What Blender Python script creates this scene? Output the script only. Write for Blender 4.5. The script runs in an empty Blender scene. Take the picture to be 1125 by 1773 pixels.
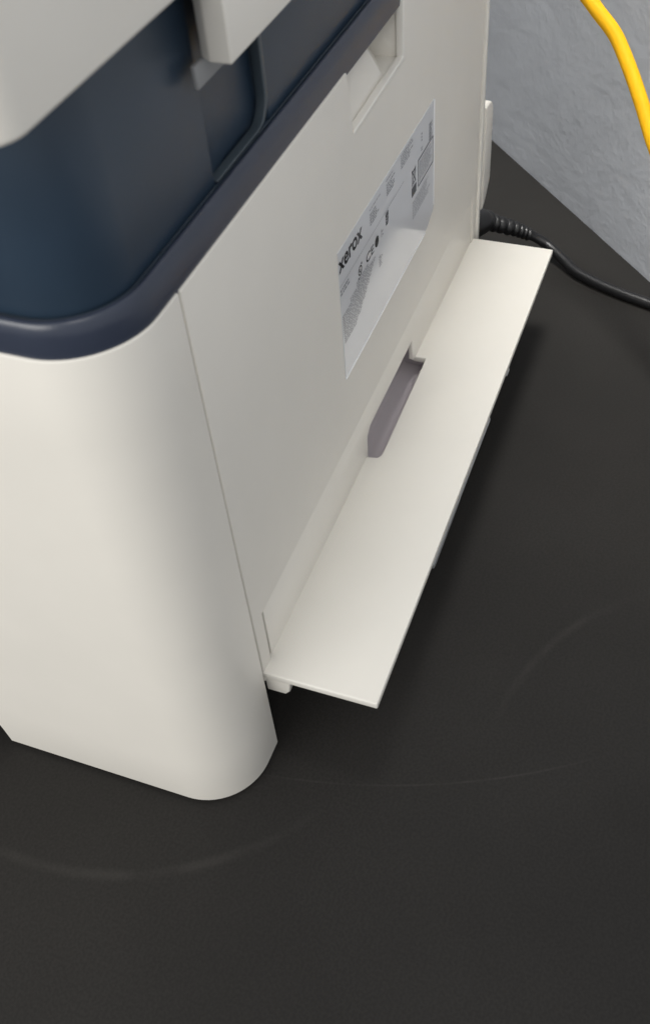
import bpy, bmesh, math, random
from mathutils import Vector, Matrix
random.seed(7)
scene = bpy.context.scene
COL = scene.collection

# ------------------------------------------------------------------ camera
# printer frame: X runs back along the side panel, Y across to the other side, Z up; table top z = 0
cd = bpy.data.cameras.new('camera')
cam = bpy.data.objects.new('camera', cd); COL.objects.link(cam)
rx = Vector((0.33978068, -0.93856953, -0.06030191))
ry = Vector((0.72597675, 0.22097587, 0.65125067))
rz = Vector((-0.59791877, -0.26506018, 0.75646299))
M = Matrix((rx, ry, rz)).transposed().to_4x4()
M.translation = Vector((-0.17188594, -0.11290136, 0.35569974))
cam.matrix_world = M
cd.sensor_fit = 'VERTICAL'; cd.sensor_height = 24.0; cd.sensor_width = 24.0
cd.lens = 1722.38 / 1773 * 24.0
cd.shift_x = -32.3 / 1773; cd.shift_y = 49.6 / 1773
cd.clip_start = 0.01; cd.clip_end = 50
cd.dof.use_dof = True; cd.dof.focus_distance = 0.44; cd.dof.aperture_fstop = 17
scene.camera = cam
scene.render.resolution_x = 649; scene.render.resolution_y = 1024

# ------------------------------------------------------------------ light of the room and one added lamp
w = bpy.data.worlds.new('World'); scene.world = w; w.use_nodes = True
w.node_tree.nodes['Background'].inputs[0].default_value = (0.97, 0.985, 1.0, 1)
w.node_tree.nodes['Background'].inputs[1].default_value = 0.64
def area(name, loc, target, sx, sy, power, col):
    l = bpy.data.lights.new(name, 'AREA'); l.shape = 'RECTANGLE'; l.size = sx; l.size_y = sy
    l.energy = power; l.color = col
    o = bpy.data.objects.new(name, l); COL.objects.link(o); o.location = loc
    o.rotation_euler = (Vector(target) - Vector(loc)).to_track_quat('-Z', 'Y').to_euler()
    return o
area('window_light', (-1.35, 0.56, 0.78), (0.0, 0.02, 0.12), 1.15, 0.6, 15.0, (1.0, 0.98, 0.94))
area('overhead_light', (-0.88, -0.58, 1.32), (0.1, 0.0, 0.1), 0.5, 0.5, 3.9, (1.0, 0.975, 0.935))
area('overhead_light', (0.32, 0.01, 1.50), (0.43, -0.03, 0.0), 0.42, 0.42, 0.92, (1.0, 0.98, 0.94)).data.spread = math.radians(25)  # added narrow lamp to brighten the flap's far end; no such fixture known
vs = scene.view_settings
vs.view_transform = 'Standard'; vs.look = 'None'; vs.exposure = 0.07; vs.gamma = 1.0
scene.render.engine = 'CYCLES'

# ------------------------------------------------------------------ materials
def mat(name, col, rough=0.5, spec=0.5, noise=0.0, nscale=60, bump=0.0, bscale=900, coat=0.0, rvar=0.0):
    m = bpy.data.materials.new(name); m.use_nodes = True
    nt = m.node_tree; N = nt.nodes; L = nt.links; b = N['Principled BSDF']
    b.inputs['Base Color'].default_value = (*col, 1); b.inputs['Roughness'].default_value = rough
    b.inputs['Specular IOR Level'].default_value = spec
    b.inputs['Coat Weight'].default_value = coat; b.inputs['Coat Roughness'].default_value = 0.05
    tc = N.new('ShaderNodeTexCoord')
    if noise:
        n = N.new('ShaderNodeTexNoise'); n.inputs['Scale'].default_value = nscale; n.inputs['Detail'].default_value = 6
        r = N.new('ShaderNodeMapRange'); r.inputs[1].default_value = 0.3; r.inputs[2].default_value = 0.7
        r.inputs[3].default_value = 1 - noise; r.inputs[4].default_value = 1 + noise
        mx = N.new('ShaderNodeMix'); mx.data_type = 'RGBA'; mx.blend_type = 'MULTIPLY'; mx.inputs[0].default_value = 1
        mx.inputs[6].default_value = (*col, 1)
        L.new(tc.outputs['Object'], n.inputs['Vector']); L.new(n.outputs[0], r.inputs[0])
        L.new(r.outputs[0], mx.inputs[7]); L.new(mx.outputs[2], b.inputs['Base Color'])
    if rvar:
        n = N.new('ShaderNodeTexNoise'); n.inputs['Scale'].default_value = 25; n.inputs['Detail'].default_value = 4
        r = N.new('ShaderNodeMapRange'); r.inputs[3].default_value = rough - rvar; r.inputs[4].default_value = rough + rvar
        L.new(tc.outputs['Object'], n.inputs['Vector']); L.new(n.outputs[0], r.inputs[0]); L.new(r.outputs[0], b.inputs['Roughness'])
    if bump:
        n = N.new('ShaderNodeTexNoise'); n.inputs['Scale'].default_value = bscale; n.inputs['Detail'].default_value = 3
        bp = N.new('ShaderNodeBump'); bp.inputs['Strength'].default_value = bump; bp.inputs['Distance'].default_value = 0.0004
        L.new(tc.outputs['Object'], n.inputs['Vector']); L.new(n.outputs[0], bp.inputs['Height']); L.new(bp.outputs[0], b.inputs['Normal'])
    return m
WHITE = mat('white_plastic', (0.745, 0.715, 0.655), 0.46, 0.45, 0.012, 40, 0.05, 1600, rvar=0.05)
TRAYW = mat('white_tray_plastic', (0.715, 0.690, 0.635), 0.40, 0.45, 0.012, 40, 0.04, 1600, rvar=0.05)
GLOSSW = mat('white_gloss_plastic', (0.78, 0.755, 0.70), 0.28, 0.5)
NAVY = mat('navy_plastic', (0.023, 0.040, 0.064), 0.34, 0.5, 0.05, 60, 0.08, 1800, rvar=0.06)
RIMN = mat('navy_rim_plastic', (0.031, 0.039, 0.062), 0.30, 0.5, 0.05, 60, 0.06, 1800, rvar=0.05)
BEAD_GLINT = mat('slate_highlight_plastic', (0.046, 0.062, 0.076), 0.32, 0.5)
DARK = mat('black_chassis', (0.018, 0.018, 0.018), 0.6)
GREYP = mat('grey_plastic', (0.24, 0.245, 0.25), 0.45, 0.5, 0.03)
LILAC = mat('grey_pocket_plastic', (0.52, 0.48, 0.50), 0.5, 0.4, 0.03)
LABEL = mat('label_film', (0.66, 0.665, 0.685), 0.12, 0.5, 0.01, 30, 0.02, 150)
EDGE = mat('label_edge_highlight', (0.86, 0.86, 0.86), 0.3)
INK = mat('black_ink', (0.022, 0.022, 0.024), 0.12, 0.5)
GREYINK = mat('grey_ink', (0.27, 0.275, 0.29), 0.12, 0.5)
PALEINK = mat('pale_ink', (0.45, 0.455, 0.475), 0.12, 0.5)
RUBBER = mat('black_cord', (0.012, 0.012, 0.013), 0.38, 0.5, 0.1, 200, 0.1, 700)
YELLOW = mat('yellow_cable', (0.90, 0.47, 0.006), 0.6, 0.25, 0.04, 120, 0.05, 900)

# ------------------------------------------------------------------ mesh helpers
def link(name, me, m=None, parent=None):
    o = bpy.data.objects.new(name, me); COL.objects.link(o)
    if m: me.materials.clear(); me.materials.append(m)
    if parent: o.parent = parent
    return o
def bake(o, bevel=0.0, seg=3, solid=0.0, offset=-1, ang=35, smooth=True):
    if solid:
        s = o.modifiers.new('s', 'SOLIDIFY'); s.thickness = solid; s.offset = offset; s.use_even_offset = True
    if bevel:
        b = o.modifiers.new('b', 'BEVEL'); b.width = bevel; b.segments = seg; b.limit_method = 'ANGLE'
        b.angle_limit = math.radians(30)
    if o.modifiers:
        dg = bpy.context.evaluated_depsgraph_get(); dg.update()
        me = bpy.data.meshes.new_from_object(o.evaluated_get(dg)); o.modifiers.clear(); o.data = me
    me = o.data
    if smooth:
        me.polygons.foreach_set('use_smooth', [True] * len(me.polygons))
        me.set_sharp_from_angle(angle=math.radians(ang))
    me.update()
    return o
def mesh(name, verts, faces, m, parent=None, fix=True):
    me = bpy.data.meshes.new(name); me.from_pydata([tuple(v) for v in verts], [], faces)
    if fix:
        bm = bmesh.new(); bm.from_mesh(me); bmesh.ops.recalc_face_normals(bm, faces=bm.faces); bm.to_mesh(me); bm.free()
    me.update()
    return link(name, me, m, parent)
def prism(name, poly, axis, a, b, m, parent=None, bevel=0.0006, seg=3):
    """closed polygon (two coordinates) pushed from a to b along axis 0/1/2"""
    def P(p, t):
        if axis == 0: return (t, p[0], p[1])
        if axis == 1: return (p[0], t, p[1])
        return (p[0], p[1], t)
    n = len(poly)
    v = [P(p, a) for p in poly] + [P(p, b) for p in poly]
    f = [tuple(range(n)), tuple(range(2 * n - 1, n - 1, -1))] + [(i, (i + 1) % n, n + (i + 1) % n, n + i) for i in range(n)]
    return bake(mesh(name, v, f, m, parent), bevel, seg)
def box(name, x0, x1, y0, y1, z0, z1, m, parent=None, bevel=0.0006, seg=3):
    return prism(name, [(x0, y0), (x1, y0), (x1, y1), (x0, y1)], 2, z0, z1, m, parent, bevel, seg)
def rrect(x0, x1, y0, y1, r, n=10):
    p = []
    for cx, cy, a in ((x1 - r, y1 - r, 0), (x0 + r, y1 - r, 90), (x0 + r, y0 + r, 180), (x1 - r, y0 + r, 270)):
        for i in range(n + 1):
            t = math.radians(a + 90 * i / n); p.append((cx + r * math.cos(t), cy + r * math.sin(t)))
    return p
def spline(pts, n=14):
    P = [Vector(p) for p in pts]; P = [2 * P[0] - P[1]] + P + [2 * P[-1] - P[-2]]; out = []
    for i in range(1, len(P) - 2):
        a, b, c, d = P[i - 1:i + 3]
        for k in range(n):
            t = k / n
            out.append(0.5 * ((2 * b) + (c - a) * t + (2 * a - 5 * b + 4 * c - d) * t * t + (3 * b - a - 3 * c + d) * t ** 3))
    out.append(P[-2]); return out
def tube(name, path, r, m, parent=None, sides=20, radii=None):
    vs_, fs = [], []; up = Vector((0, 0, 1)); pn = None
    for i, p in enumerate(path):
        t = (path[min(i + 1, len(path) - 1)] - path[max(i - 1, 0)]).normalized()
        if pn is None: pn = t.cross(up if abs(t.z) < 0.9 else Vector((1, 0, 0))).normalized()
        pn = (pn - t * pn.dot(t)).normalized(); q = t.cross(pn)
        rr = radii[i] if radii else r
        for k in range(sides):
            a = 2 * math.pi * k / sides; vs_.append(p + rr * (math.cos(a) * pn + math.sin(a) * q))
    for i in range(len(path) - 1):
        for k in range(sides):
            fs.append((i * sides + k, i * sides + (k + 1) % sides, (i + 1) * sides + (k + 1) % sides, (i + 1) * sides + k))
    fs.append(tuple(range(sides))); fs.append(tuple(range(len(vs_) - 1, len(vs_) - 1 - sides, -1)))
    return bake(mesh(name, vs_, fs, m, parent), ang=50)
def tag(o, label=None, cat=None, kind=None):
    if label: o['label'] = label
    if cat: o['category'] = cat
    if kind: o['kind'] = kind
    return o

# ------------------------------------------------------------------ table top
def table_material():
    m = mat('charcoal_laminate', (0.03, 0.028, 0.026), 0.5)
    nt = m.node_tree; N = nt.nodes; L = nt.links; b = N['Principled BSDF']
    tc = next(n for n in N if n.type == 'TEX_COORD')
    def math_(op, a, c=None):
        n = N.new('ShaderNodeMath'); n.operation = op
        for i, v in enumerate((a, c)):
            if v is None: continue
            if isinstance(v, (int, float)): n.inputs[i].default_value = v
            else: L.new(v, n.inputs[i])
        return n.outputs[0]
    def noise(scale, detail=4, vec=None):
        n = N.new('ShaderNodeTexNoise'); n.inputs['Scale'].default_value = scale; n.inputs['Detail'].default_value = detail
        L.new(vec or tc.outputs['Object'], n.inputs['Vector']); return n.outputs[0]
    def rng(v, a, c, d, e):
        n = N.new('ShaderNodeMapRange'); n.interpolation_type = 'SMOOTHSTEP'
        for i, x in enumerate((a, c, d, e)): n.inputs[i + 1].default_value = x
        L.new(v, n.inputs[0]); return n.outputs[0]
    sep = N.new('ShaderNodeSeparateXYZ'); L.new(tc.outputs['Object'], sep.inputs[0]); X, Y = sep.outputs[0], sep.outputs[1]
    speck = rng(noise(900, 3), 0.32, 0.68, 0.88, 1.13)
    cloud = rng(noise(9, 5), 0.3, 0.7, 0.9, 1.12)
    tot = math_('MULTIPLY', speck, cloud)
    # wiped-in smears and one hairline scratch: arcs of given circle, half width, angle span, strength
    def arc(cx, cy, r, wd, a0, a1, s, flip):
        dx = math_('SUBTRACT', X, cx); dy = math_('SUBTRACT', Y, cy)
        d = math_('SQRT', math_('ADD', math_('MULTIPLY', dx, dx), math_('MULTIPLY', dy, dy)))
        off = math_('ABSOLUTE', math_('SUBTRACT', d, r))
        band = rng(off, 0.0, wd, 1.0, 0.0)
        an = math_('ARCTAN2', math_('MULTIPLY', dy, flip), math_('MULTIPLY', dx, flip))
        e = 0.12
        span = math_('MULTIPLY', rng(an, a0 - e, a0 + e, 0, 1), rng(an, a1 - e, a1 + e, 1, 0))
        br = rng(noise(40, 4), 0.35, 0.6, 0.25, 1.0)
        return math_('MULTIPLY', math_('MULTIPLY', band, span), math_('MULTIPLY', br, s))
    marks = None
    for a in ARCS:
        v = arc(*a); marks = v if marks is None else math_('ADD', marks, v)
    tot = math_('ADD', tot, marks)
    mx = N.new('ShaderNodeMix'); mx.data_type = 'RGBA'; mx.blend_type = 'MULTIPLY'; mx.inputs[0].default_value = 1
    mx.inputs[6].default_value = (0.0195, 0.0182, 0.0167, 1); mx.clamp_result = False
    L.new(tot, mx.inputs[7]); L.new(mx.outputs[2], b.inputs['Base Color'])
    L.new(math_('SUBTRACT', rng(noise(14, 5), 0.3, 0.7, 0.54, 0.66), math_('MULTIPLY', marks, 0.05)), b.inputs['Roughness'])
    b.inputs['Specular IOR Level'].default_value = 0.20
    bp = N.new('ShaderNodeBump'); bp.inputs['Strength'].default_value = 0.05; bp.inputs['Distance'].default_value = 0.0003
    L.new(noise(1300, 3), bp.inputs['Height']); L.new(bp.outputs[0], b.inputs['Normal'])
    return m
def circ(p, q, r):   # circle through three points
    ax, ay, bx, by, cx, cy = *p, *q, *r
    d = 2 * (ax * (by - cy) + bx * (cy - ay) + cx * (ay - by))
    ux = ((ax * ax + ay * ay) * (by - cy) + (bx * bx + by * by) * (cy - ay) + (cx * cx + cy * cy) * (ay - by)) / d
    uy = ((ax * ax + ay * ay) * (cx - bx) + (bx * bx + by * by) * (ax - cx) + (cx * cx + cy * cy) * (bx - ax)) / d
    return ux, uy, math.hypot(ax - ux, ay - uy)
def arc_of(p, q, r, wd, s):
    cx, cy, R = circ(p, q, r); an = sorted(math.atan2(t[1] - cy, t[0] - cx) for t in (p, q, r))
    flip = 1
    if an[2] - an[0] > math.pi:
        flip = -1; an = sorted(math.atan2(cy - t[1], cx - t[0]) for t in (p, q, r))
    return (cx, cy, R, wd, an[0], an[2], s, flip)
def arc_pi(p, q, r, wd, s):
    a = arc_of(p, q, r, wd, s)
    return a
ARCS = [a for a in (
    arc_pi((-0.0749, 0.0900), (-0.0698, 0.0373), (-0.0300, -0.0200), 0.0034, 0.55),
    arc_pi((-0.0139, -0.005), (-0.0018, -0.0536), (0.0233, -0.1069), 0.0007, 0.65),
    arc_pi((0.0450, -0.081), (0.0823, -0.0943), (0.1100, -0.116), 0.0030, 0.40),
) if a]
WD = Vector((-0.733, -0.680, 0)).normalized()          # the wall's run along the table
WN = Vector((-WD.y, WD.x, 0));  WN = WN if WN.x < 0 else -WN   # towards the printer
W0 = Vector((0.4987, 0.0426, 0))
p1 = W0 - WD * 1.2; p2 = W0 + WD * 1.1
tb = [p1, p2, p2 + WN * 1.15, p1 + WN * 1.15]
table = prism('table_top', [(p.x, p.y) for p in tb], 2, -0.03, 0.0, table_material(), None, 0.0015)
tag(table, 'dark charcoal table top with faint smears under the printer', 'table', 'structure')

# ------------------------------------------------------------------ wall
def wall_material():
    m = mat('painted_woodchip_wall', (0.60, 0.622, 0.662), 0.75, 0.3)
    nt = m.node_tree; N = nt.nodes; L = nt.links; b = N['Principled BSDF']
    tc = next(n for n in N if n.type == 'TEX_COORD')
    def noise(scale, detail):
        n = N.new('ShaderNodeTexNoise'); n.inputs['Scale'].default_value = scale; n.inputs['Detail'].default_value = detail
        L.new(tc.outputs['Object'], n.inputs['Vector']); return n.outputs[0]
    a = noise(80, 6); c = noise(300, 3)
    ad = N.new('ShaderNodeMath'); ad.operation = 'MULTIPLY_ADD'; ad.inputs[1].default_value = 0.35
    L.new(c, ad.inputs[0]); L.new(a, ad.inputs[2])
    bp = N.new('ShaderNodeBump'); bp.inputs['Strength'].default_value = 0.18; bp.inputs['Distance'].default_value = 0.0035
    L.new(ad.outputs[0], bp.inputs['Height']); L.new(bp.outputs[0], b.inputs['Normal'])
    r = N.new('ShaderNodeMapRange'); r.inputs[1].default_value = 0.3; r.inputs[2].default_value = 0.7; r.inputs[3].default_value = 0.94; r.inputs[4].default_value = 1.05
    L.new(noise(18, 5), r.inputs[0])
    mx = N.new('ShaderNodeMix'); mx.data_type = 'RGBA'; mx.blend_type = 'MULTIPLY'; mx.inputs[0].default_value = 1
    mx.inputs[6].default_value = (0.60, 0.622, 0.662, 1); L.new(r.outputs[0], mx.inputs[7]); L.new(mx.outputs[2], b.inputs['Base Color'])
    return m
q1, q2 = W0 - WD * 1.2, W0 + WD * 1.1
wall = prism('wall', [(p.x, p.y) for p in (q1, q2, q2 - WN * 0.08, q1 - WN * 0.08)], 2, -0.03, 1.3, wall_material(), None, 0)
tag(wall, 'bluish grey textured wall behind the printer', 'wall', 'structure')

# ------------------------------------------------------------------ printer
W = 0.34
printer = bpy.data.objects.new('printer', None); COL.objects.link(printer)
printer.empty_display_size = 0.05
tag(printer, 'off-white desktop multifunction printer with navy band and side flap folded open', 'printer')

def outline(xf, r, off=0.0, xe=0.0, n=18):
    """plan of the front end: from the near seam round both front corners to the far seam, set in by off"""
    p = [(xe, off)]; rr = r - off; x0 = xf + off
    c1 = (xf + r, r); c2 = (xf + r, W - r)
    for i in range(n + 1):
        t = math.radians(270 - 90 * i / n); p.append((c1[0] + rr * math.cos(t), c1[1] + rr * math.sin(t)))
    ys = [0.06, 0.1043, 0.1052, 0.1062, 0.109, 0.17, 0.231, 0.2338, 0.2348, 0.2357, 0.28]
    for y in ys: p.append((x0, y))
    for i in range(n + 1):
        t = math.radians(180 - 90 * i / n); p.append((c2[0] + rr * math.cos(t), c2[1] + rr * math.sin(t)))
    p.append((xe, W - off)); return p
# front cover: a bowed shell with a grip cut-out in its lower edge
ring0 = outline(-0.0338, 0.0240, 0, -0.0003); ring1 = outline(-0.0326, 0.0225, 0, -0.0003)
def zbot(p):
    y = min(p[1], W - p[1])
    if p[0] > -0.033: return 0.002
    return 0.002 if y < 0.1046 else (0.010 if y < 0.1055 else (0.0165 if y < 0.107 else 0.0205))
v, f = [], []; NZ = 9
for k in range(NZ):
    t = k / (NZ - 1)
    for a, b in zip(ring0, ring1):
        z0 = zbot(a); z = z0 + (0.2170 - z0) * t; s = z / 0.217
        v.append((a[0] + (b[0] - a[0]) * s, a[1] + (b[1] - a[1]) * s, z))
n = len(ring0)
for k in range(NZ - 1):
    for i in range(n - 1): f.append((k * n + i, k * n + i + 1, (k + 1) * n + i + 1, (k + 1) * n + i))
o = mesh('front_cover', v, f, WHITE, printer, fix=False)
bake(o, 0.0005, 3, 0.0026, 1)
# orientation check: the shell must grow inwards
if min(p.co.x for p in o.data.vertices) < -0.0345:
    bpy.data.objects.remove(o); o = mesh('front_cover', v, f, WHITE, printer, fix=False); bake(o, 0.0005, 3, 0.0026, -1)

# side panel: cut away for the grip (top) and for the flap (bottom)
GR = [(0.1182, 0.2168), (0.1213, 0.1963), (0.1742, 0.1976), (0.1752, 0.2168)]
prism('side_panel', [(0.0006, 0.045), (0.0074, 0.045), (0.0074, 0.0785), (0.2875, 0.0785), (0.2875, 0.045), (0.2955, 0.045), (0.2955, 0.2168),
      GR[3], GR[2], GR[1], GR[0], (0.0006, 0.2168)], 1, 0.0, 0.0026, WHITE, printer, 0.0005)
box('side_panel', 0.0004, 0.2955, W - 0.0026, W, 0.045, 0.2168, WHITE, printer, 0.0005)
# grip recess liner behind the cut-away
gv = [(0.1206, 0.0014, 0.1958), (0.1756, 0.0014, 0.1971), (0.1207, 0.0027, 0.1959), (0.1600, 0.0030, 0.1968), (0.1746, 0.0110, 0.1971),
      (0.1180, 0.0036, 0.2190), (0.1440, 0.0060, 0.2190), (0.1720, 0.0250, 0.2190), (0.1756, 0.0010, 0.2190)]
bake(mesh('grip_recess', gv, [(0, 1, 4, 3, 2), (2, 3, 6, 5), (3, 4, 7), (3, 7, 6), (1, 8, 7, 4)], WHITE, printer), 0, 1, 0.0, -1, smooth=False)
lip_bar = [(0.1208, 0.1951), (0.1758, 0.1963), (0.1758, 0.2166), (0.1744, 0.2166), (0.1740, 0.1978), (0.1213, 0.1965)]
prism('lip_highlight_bar', lip_bar, 1, -0.0004, 0.0026, GLOSSW, printer, 0.0005)  # raised pale gloss bar, added so the recess edge looks brightly lit
# rear cover stands proud of the side panel; its bulge holds the power inlet
box('rear_cover', 0.2958, 0.2993, -0.0013, W + 0.0013, 0.046, 0.2168, GLOSSW, printer, 0.0006)
box('rear_wall', 0.2994, 0.3116, 0.0030, W - 0.003, 0.046, 0.2168, WHITE, printer, 0.0012)
for x0, x1 in ((0.0050, 0.1150), (0.1975, 0.2900)): box('gap_shade_plate', x0, x1, 0.0034, 0.0044, 0.050, 0.082, DARK, printer, 0)  # black sheets added behind the flap gaps to stand in for shade
prism('rear_bulge', [(0.3117, 0.0560), (0.3190, 0.0600), (0.3265, 0.0680)] + [(0.3165 + 0.0100 * math.cos(math.radians(a)), 0.1040 + 0.0100 * math.sin(math.radians(a))) for a in range(0, 91, 10)] + [(0.3117, 0.1140)],
      1, 0.0006, W - 0.01, WHITE, printer, 0.0010)
# inner chassis, set back under the panel
box('chassis', 0.004, 0.3100, 0.030, W - 0.004, 0.006, 0.215, DARK, printer, 0.001)
for x, y in ((0.02, 0.05), (0.28, 0.05), (0.02, 0.29), (0.28, 0.29)):
    prism('foot', [(x + 0.009 * math.cos(i * math.pi / 8), y + 0.009 * math.sin(i * math.pi / 8)) for i in range(16)], 2, 0.0002, 0.0062, RUBBER, printer, 0.0008)
# paper cassette front seen through the grip cut-out
box('cassette_front', -0.0285, -0.0240, 0.09, 0.25, 0.004, 0.05, DARK, printer, 0.001)

# ---- fold-down flap
tray = [(0.0004, 0.0016), (0.0004, -0.0436), (0.2925, -0.0432), (0.2925, 0.0016),
        (0.1882, 0.0016), (0.1882, -0.0046), (0.1235, -0.0052), (0.1200, -0.0050), (0.1180, -0.0040), (0.1172, 0.0016)]
flap = prism('side_flap', tray, 2, 0.0478, 0.0511, TRAYW, printer, 0.0006)
prism('flap_root', [(0.0096, 0.0484), (0.1190, 0.0484), (0.1196, 0.0612), (0.1235, 0.0640), (0.1835, 0.0640), (0.1845, 0.0520), (0.1882, 0.0505), (0.1882, 0.0484), (0.2870, 0.0484), (0.2870, 0.0782), (0.0093, 0.0782)],
      1, 0.0006, 0.0026, WHITE, flap, 0.0003)
# finger pocket: open trough behind the notch
pv, pf = [], []; prof = [(-0.0056, 0.0482), (-0.0052, 0.0440), (-0.0030, 0.0405), (0.0020, 0.0392), (0.0080, 0.0400), (0.0120, 0.0440), (0.0135, 0.0520), (0.0130, 0.0600), (0.0100, 0.0645), (0.0028, 0.0655), (0.0028, 0.0482)]
for x in (0.1165, 0.1960):
    for y, z in prof: pv.append((x, y, z))
k = len(prof); pf = [(i, i + 1, k + i + 1, k + i) for i in range(k - 2)] + [tuple(range(k)), tuple(range(2 * k - 1, k - 1, -1))]
bake(mesh('finger_pocket', pv, pf, LILAC, flap, fix=False), 0, 1, 0.0006, 0)
# ribs, clip and hinge bracket under the flap
prism('edge_rib', [(0.0700, 0.0452), (0.0720, 0.0444), (0.1060, 0.0452), (0.1100, 0.0460), (0.1590, 0.0466), (0.1600, 0.0477), (0.0700, 0.0477)], 1, -0.0438, -0.0405, GREYP, flap, 0.0004)
prism('edge_clip', [(0.191, 0.0466), (0.195, 0.0466), (0.196, 0.0477), (0.190, 0.0477)], 1, -0.0437, -0.0405, GREYP, flap, 0.0003)
prism('hinge_bracket', [(-0.0094, 0.0477), (-0.0084, 0.0400), (-0.0066, 0.0376), (0.0010, 0.0376), (0.0010, 0.0477)], 0, 0.0018, 0.0130, WHITE, flap, 0.0006)
prism('hinge_bracket', [(-0.0094, 0.0477), (-0.0084, 0.0400), (-0.0066, 0.0376), (0.0010, 0.0376), (0.0010, 0.0477)], 0, 0.2780, 0.2880, WHITE, flap, 0.0006)

# ---- navy band: rolled rim, housing wall and its shallow ramped recess
XE = 0.2955
path = outline(-0.0326, 0.0225, 0, XE)
def offs(off): return outline(-0.0326, 0.0225, off, XE)
prof = [(0.0030, 0.2150), (0.0009, 0.2150), (0.0006, 0.2180), (0.0005, 0.2225), (0.0008, 0.2246), (0.0014, 0.2260), (0.0021, 0.2266), (0.0027, 0.2264), (0.0031, 0.2256), (0.0031, 0.2200)]
v, f = [], []
for off, z in prof:
    for p in offs(off): v.append((p[0], p[1], z))
n = len(path)
for k in range(len(prof) - 1):
    for i in range(n - 1): f.append((k * n + i, k * n + i + 1, (k + 1) * n + i + 1, (k + 1) * n + i))
bake(mesh('top_rim', v, f, RIMN, printer), ang=60)
hp = outline(-0.0326, 0.0225, 0.0037, XE)
prism('housing_base', hp, 2, 0.2150, 0.2258, NAVY, printer, 0.0006)
hp2 = outline(-0.0326, 0.0225, 0.0038, XE)
# recess cut into the near straight wall
rec = [(0.0680, 0.0038), (0.0664, 0.0072), (0.0560, 0.0070), (0.0450, 0.0066), (0.0335, 0.0058), (0.0324, 0.0038)]
hp2 = [hp2[0]] + rec + hp2[1:]
prism('housing_wall', hp2, 2, 0.2259, 0.2790, NAVY, printer, 0.0004)

glint_bead = [(0.0330, 0.2264), (0.0600, 0.2264)] + [(0.0600 + 0.0078 * math.sin(math.radians(a)), 0.2342 - 0.0078 * math.cos(math.radians(a))) for a in range(15, 91, 15)] + [(0.0678, 0.2786), (0.0658, 0.2786)]
glint_bead += [(0.0592 + 0.0066 * math.sin(math.radians(a)), 0.2338 - 0.0066 * math.cos(math.radians(a))) for a in range(90, -1, -15)] + [(0.0330, 0.2271)]
prism('highlight_bead', glint_bead, 1, 0.0033, 0.0062, BEAD_GLINT, printer, 0.0004)  # added bead in lighter navy, painting the highlight on the recess edges

# ---- scanner unit on top
scan = prism('scanner_unit', rrect(-0.0530, 0.302, -0.008, W + 0.008, 0.0080), 2, 0.2796, 0.335, WHITE, printer, 0.0012)
prism('scanner_lid', rrect(-0.0525, 0.302, -0.0075, W + 0.0075, 0.0078), 2, 0.3360, 0.352, WHITE, scan, 0.003)
prism('support_arm', [(0.0280, -0.0080), (0.288, -0.0080), (0.288, 0.0012), (0.0325, 0.0012), (0.0300, 0.0004), (0.0280, -0.0026)], 2, 0.2590, 0.2795, WHITE, scan, 0.0005)
prism('support_arm', [(0.0280, W + 0.0080), (0.288, W + 0.0080), (0.288, W - 0.0012), (0.0325, W - 0.0012), (0.0300, W - 0.0004), (0.0280, W + 0.0026)], 2, 0.2590, 0.2795, WHITE, scan, 0.0005)
box('trim_plate', 0.0257, 0.0700, 0.0000, 0.0014, 0.2535, 0.2589, GREYP, scan, 0.0004)

# ------------------------------------------------------------------ rating label on the side panel
Y0 = -0.00025
lab = prism('rating_label', [(0.0985, 0.1100), (0.2015, 0.1104), (0.2050, 0.1112), (0.2129, 0.1143), (0.2138, 0.1160), (0.2143, 0.1640), (0.0992, 0.1642)], 1, Y0, -0.00002, LABEL, printer, 0)
YP = Y0 - 0.00008
tag(lab, 'glossy grey rating label with black print')
def flat(name, quads, m, parent=lab):
    v, f = [], []
    for q in quads:
        f.append(tuple(range(len(v), len(v) + len(q)))); v += [(x, YP, z) for x, z in q]
    me = bpy.data.meshes.new(name); me.from_pydata(v, [], f); me.update()
    return link(name, me, m, parent)
def R4(x0, x1, z0, z1): return [(x0, z0), (x1, z0), (x1, z1), (x0, z1)]
def rows(name, x0, x1, z0, z1, nrow, m, ragged=0.25, ink=0.55, gap=True):
    q = []; h = (z1 - z0) / nrow
    for r in range(nrow):
        zt = z1 - r * h; x = x0; xe = x1 - ragged * random.random() * (x1 - x0)
        while x < xe:
            wl = random.uniform(0.0008, 0.0032); e = min(x + wl, xe); q.append(R4(x, e, zt - h * ink, zt)); x = e + random.uniform(0.0003, 0.0007)
    return flat(name, q, m)
def text(name, s, x, z, size, m, sx=1.0, bold=0.0):
    c = bpy.data.curves.new(name, 'FONT'); c.body = s; c.size = size; c.offset = bold; c.resolution_u = 6
    t = bpy.data.objects.new(name, c); COL.objects.link(t)
    dg = bpy.context.evaluated_depsgraph_get(); me = bpy.data.meshes.new_from_object(t.evaluated_get(dg)); bpy.data.objects.remove(t)
    for p in me.vertices: p.co = Vector((x + p.co.x * sx, YP, z + p.co.y))
    me.update(); return link(name, me, m, lab)
def fit_text(name, s, x0, x1, z0, zh, m, bold):
    """text scaled so that it fills x0..x1 and a lower-case letter stands zh high"""
    o = text(name, s, 0, 0, 1.0, m, 1.0, bold)
    xs = [p.co.x for p in o.data.vertices]; zs = [p.co.z for p in o.data.vertices]
    a, b_, c, d = min(xs), max(xs), min(zs), max(zs)
    for p in o.data.vertices: p.co = Vector((x0 + (p.co.x - a) / (b_ - a) * (x1 - x0), YP, z0 + (p.co.z - c) / (d - c) * zh))
    return o
fit_text('wordmark', 'xerox', 0.0990, 0.1236, 0.1558, 0.0046, INK, 0.022)
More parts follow.
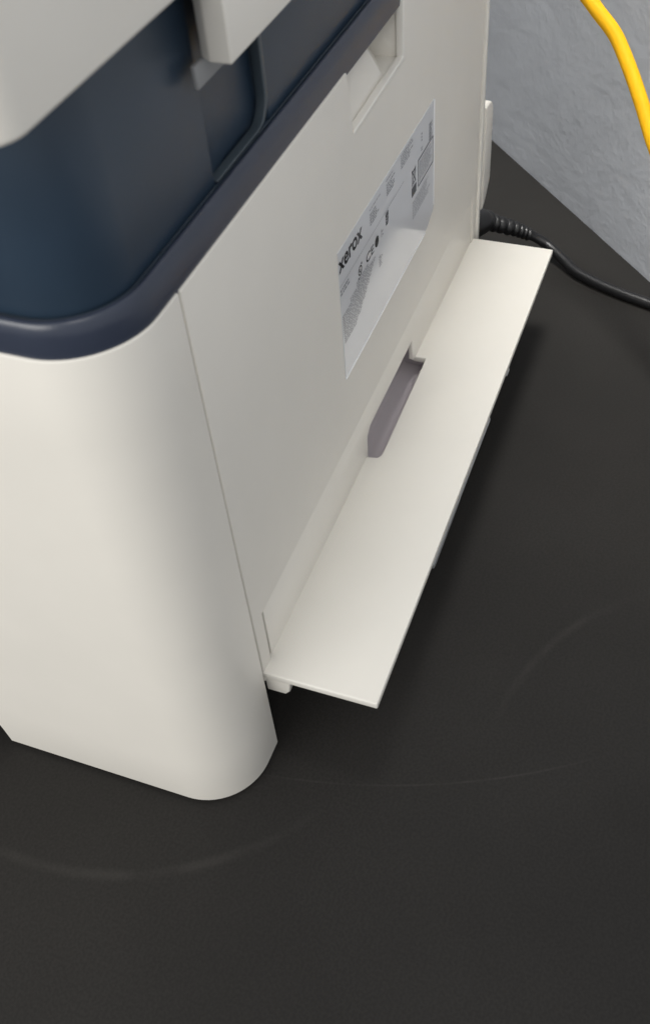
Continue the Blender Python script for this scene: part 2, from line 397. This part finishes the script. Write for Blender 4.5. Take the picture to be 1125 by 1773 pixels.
flat('rule_line', [R4(0.0992, 0.172, 0.1506, 0.1508)], GREYINK)
rows('fine_print', 0.0992, 0.1085, 0.1462, 0.1492, 2, GREYINK, 0.3)
# row of approval marks
fit_text('approval_mark', 'CE', 0.1262, 0.1348, 0.1426, 0.0036, INK, 0.010)
def ring(cx, cz, ro, ri, n=28):
    out = []
    for i in range(n):
        a, b_ = 2 * math.pi * i / n, 2 * math.pi * (i + 1) / n
        out.append([(cx + ro * math.cos(a), cz + ro * math.sin(a)), (cx + ro * math.cos(b_), cz + ro * math.sin(b_)), (cx + ri * math.cos(b_), cz + ri * math.sin(b_)), (cx + ri * math.cos(a), cz + ri * math.sin(a))])
    return out
flat('approval_mark', ring(0.1194, 0.1445, 0.0020, 0.0015) + [R4(0.1184, 0.1188, 0.1440, 0.1455), R4(0.1196, 0.1200, 0.1433, 0.1450), R4(0.1170, 0.1182, 0.1416, 0.1424), R4(0.1206, 0.1216, 0.1462, 0.1470), R4(0.1188, 0.1196, 0.1440, 0.1444)], INK)
flat('approval_mark', ring(0.1385, 0.1447, 0.0022, 0.0006) + [R4(0.1379, 0.1391, 0.1441, 0.1453)], INK)
flat('approval_mark', [R4(0.1436, 0.1441, 0.1432, 0.1466), R4(0.1441, 0.1458, 0.1452, 0.1456), R4(0.1448, 0.1458, 0.1434, 0.1440)], GREYINK)
q = []
for i in range(9):
    for j in range(12):
        if random.random() < 0.68: q.append(R4(0.1492 + i * 0.00036, 0.14956 + i * 0.00036, 0.1446 + j * 0.00045, 0.14505 + j * 0.00045))
flat('approval_mark', q, INK)
# block of fine print, lower left, its lines getting shorter
q = []
for r in range(17):
    z = 0.1420 - r * 0.00098; xs = 0.0992 + max(0, (r - 2)) * 0.00005
    xe = (0.1290 if r < 2 else 0.1375) if r < 4 else 0.1355 - (r - 4) * 0.0017
    xs = 0.1150 if r < 2 else (0.1080 if r < 4 else xs)
    x = xs; xe -= random.uniform(0, 0.003)
    while x < xe:
        e = min(xe, x + random.uniform(0.001, 0.0035)); q.append(R4(x, e, z - 0.00046, z)); x = e + random.uniform(0.0003, 0.0006)
flat('fine_print', q, GREYINK)
rows('fine_print', 0.1400, 0.1450, 0.1318, 0.1368, 5, GREYINK, 0.6)
rows('fine_print', 0.1318, 0.1446, 0.1607, 0.1614, 1, GREYINK, 0.0)
rows('fine_print', 0.1320, 0.1420, 0.1545, 0.1596, 5, GREYINK, 0.5, 0.5)
rows('fine_print', 0.1510, 0.1590, 0.1616, 0.1624, 1, GREYINK, 0.0)
rows('fine_print', 0.1512, 0.1630, 0.1555, 0.1606, 5, GREYINK, 0.5, 0.5)
rows('fine_print', 0.1690, 0.1860, 0.1568, 0.1628, 6, GREYINK, 0.5, 0.5)
rows('fine_print', 0.1955, 0.1972, 0.1545, 0.1585, 3, GREYINK, 0.2)
rows('fine_print', 0.1952, 0.1975, 0.1506, 0.1526, 2, GREYINK, 0.2)
rows('fine_print', 0.2064, 0.2110, 0.1494, 0.1570, 6, GREYINK, 0.2, 0.8)
x0, x1, z0, z1, t = 0.1910, 0.2124, 0.1376, 0.1494, 0.00055
flat('warning_box', [R4(x0, x1, z0, z0 + t), R4(x0, x1, z1 - t, z1), R4(x0, x0 + t, z0 + t, z1 - t), R4(x1 - t, x1, z0 + t, z1 - t)], INK)
rows('fine_print', 0.1926, 0.2108, 0.1390, 0.1480, 9, PALEINK, 0.25, 0.7)
flat('bin_symbol', [R4(0.1822, 0.1884, 0.1376, 0.1416), [(0.1834, 0.1428), (0.1868, 0.1428), (0.1864, 0.1434), (0.1838, 0.1434)],
     [(0.1833, 0.1436), (0.1838, 0.1436), (0.1834, 0.1478), (0.1829, 0.1478)], [(0.1864, 0.1436), (0.1869, 0.1436), (0.1875, 0.1478), (0.1870, 0.1478)],
     R4(0.1826, 0.1878, 0.1480, 0.1486), [(0.1824, 0.1426), (0.1829, 0.1424), (0.1880, 0.1490), (0.1875, 0.1493)], [(0.1875, 0.1424), (0.1880, 0.1426), (0.1829, 0.1493), (0.1824, 0.1490)]], INK)
rows('fine_print', 0.1830, 0.2095, 0.1268, 0.1350, 7, PALEINK, 0.35, 0.6)
# highlights along the film's edges, painted as pale strips
q = Y0 - 0.0003
box('film_highlight', 0.2134, 0.2142, q, -0.00001, 0.1165, 0.1638, EDGE, lab, 0.0001)
box('film_highlight', 0.0986, 0.2012, q, -0.00001, 0.1099, 0.1104, EDGE, lab, 0.0001)

# ------------------------------------------------------------------ power cord and yellow cable
cord = bpy.data.objects.new('power_cord', None); COL.objects.link(cord); cord.location = (0, 0, 0)
tag(cord, 'black power cord plugged into the printer back and trailing on the table', 'power cord')
cp = spline([(0.3438, 0.0065, 0.0300), (0.3493, 0.0035, 0.0260), (0.3571, -0.0091, 0.0190), (0.3625, -0.0207, 0.0120), (0.3613, -0.0302, 0.0075), (0.3535, -0.0409, 0.0050), (0.3444, -0.0516, 0.0036), (0.3349, -0.0704, 0.0032), (0.3258, -0.0965, 0.0032), (0.314, -0.140, 0.0032), (0.310, -0.21, 0.0032)])
tube('cable', cp, 0.0029, RUBBER, cord)
# moulded plug and its ribbed strain relief
pp = spline([(0.3130, 0.0210, 0.0330), (0.3290, 0.0150, 0.0325), (0.3438, 0.0065, 0.0300), (0.3493, 0.0035, 0.0260), (0.3571, -0.0091, 0.0190), (0.3610, -0.0175, 0.0140)], 10)
rr = []
for i in range(len(pp)):
    t = i / (len(pp) - 1)
    if t < 0.40: rr.append(0.0085 - 0.004 * max(0, t - 0.28) / 0.12 * 0.4)
    else: rr.append((0.0062 - 0.0024 * (t - 0.4) / 0.6) - (0.0010 if i % 3 == 0 else 0.0))
tube('plug', pp, 0.008, RUBBER, cord, 18, rr)
yc = spline([(0.385, 0.050, 0.345), (0.372, 0.024, 0.250), (0.356, -0.006, 0.196), (0.3408, -0.0300, 0.1685), (0.3322, -0.0442, 0.1569), (0.3262, -0.0557, 0.1481), (0.3167, -0.0659, 0.1370), (0.3067, -0.0747, 0.1261), (0.2965, -0.0829, 0.1151), (0.2881, -0.0903, 0.1059), (0.262, -0.112, 0.075), (0.240, -0.155, 0.028), (0.235, -0.215, 0.0045), (0.24, -0.30, 0.0042)])
o = tube('yellow_cable', yc, 0.0034, YELLOW)
tag(o, 'bright yellow network cable hanging in front of the wall', 'cable')
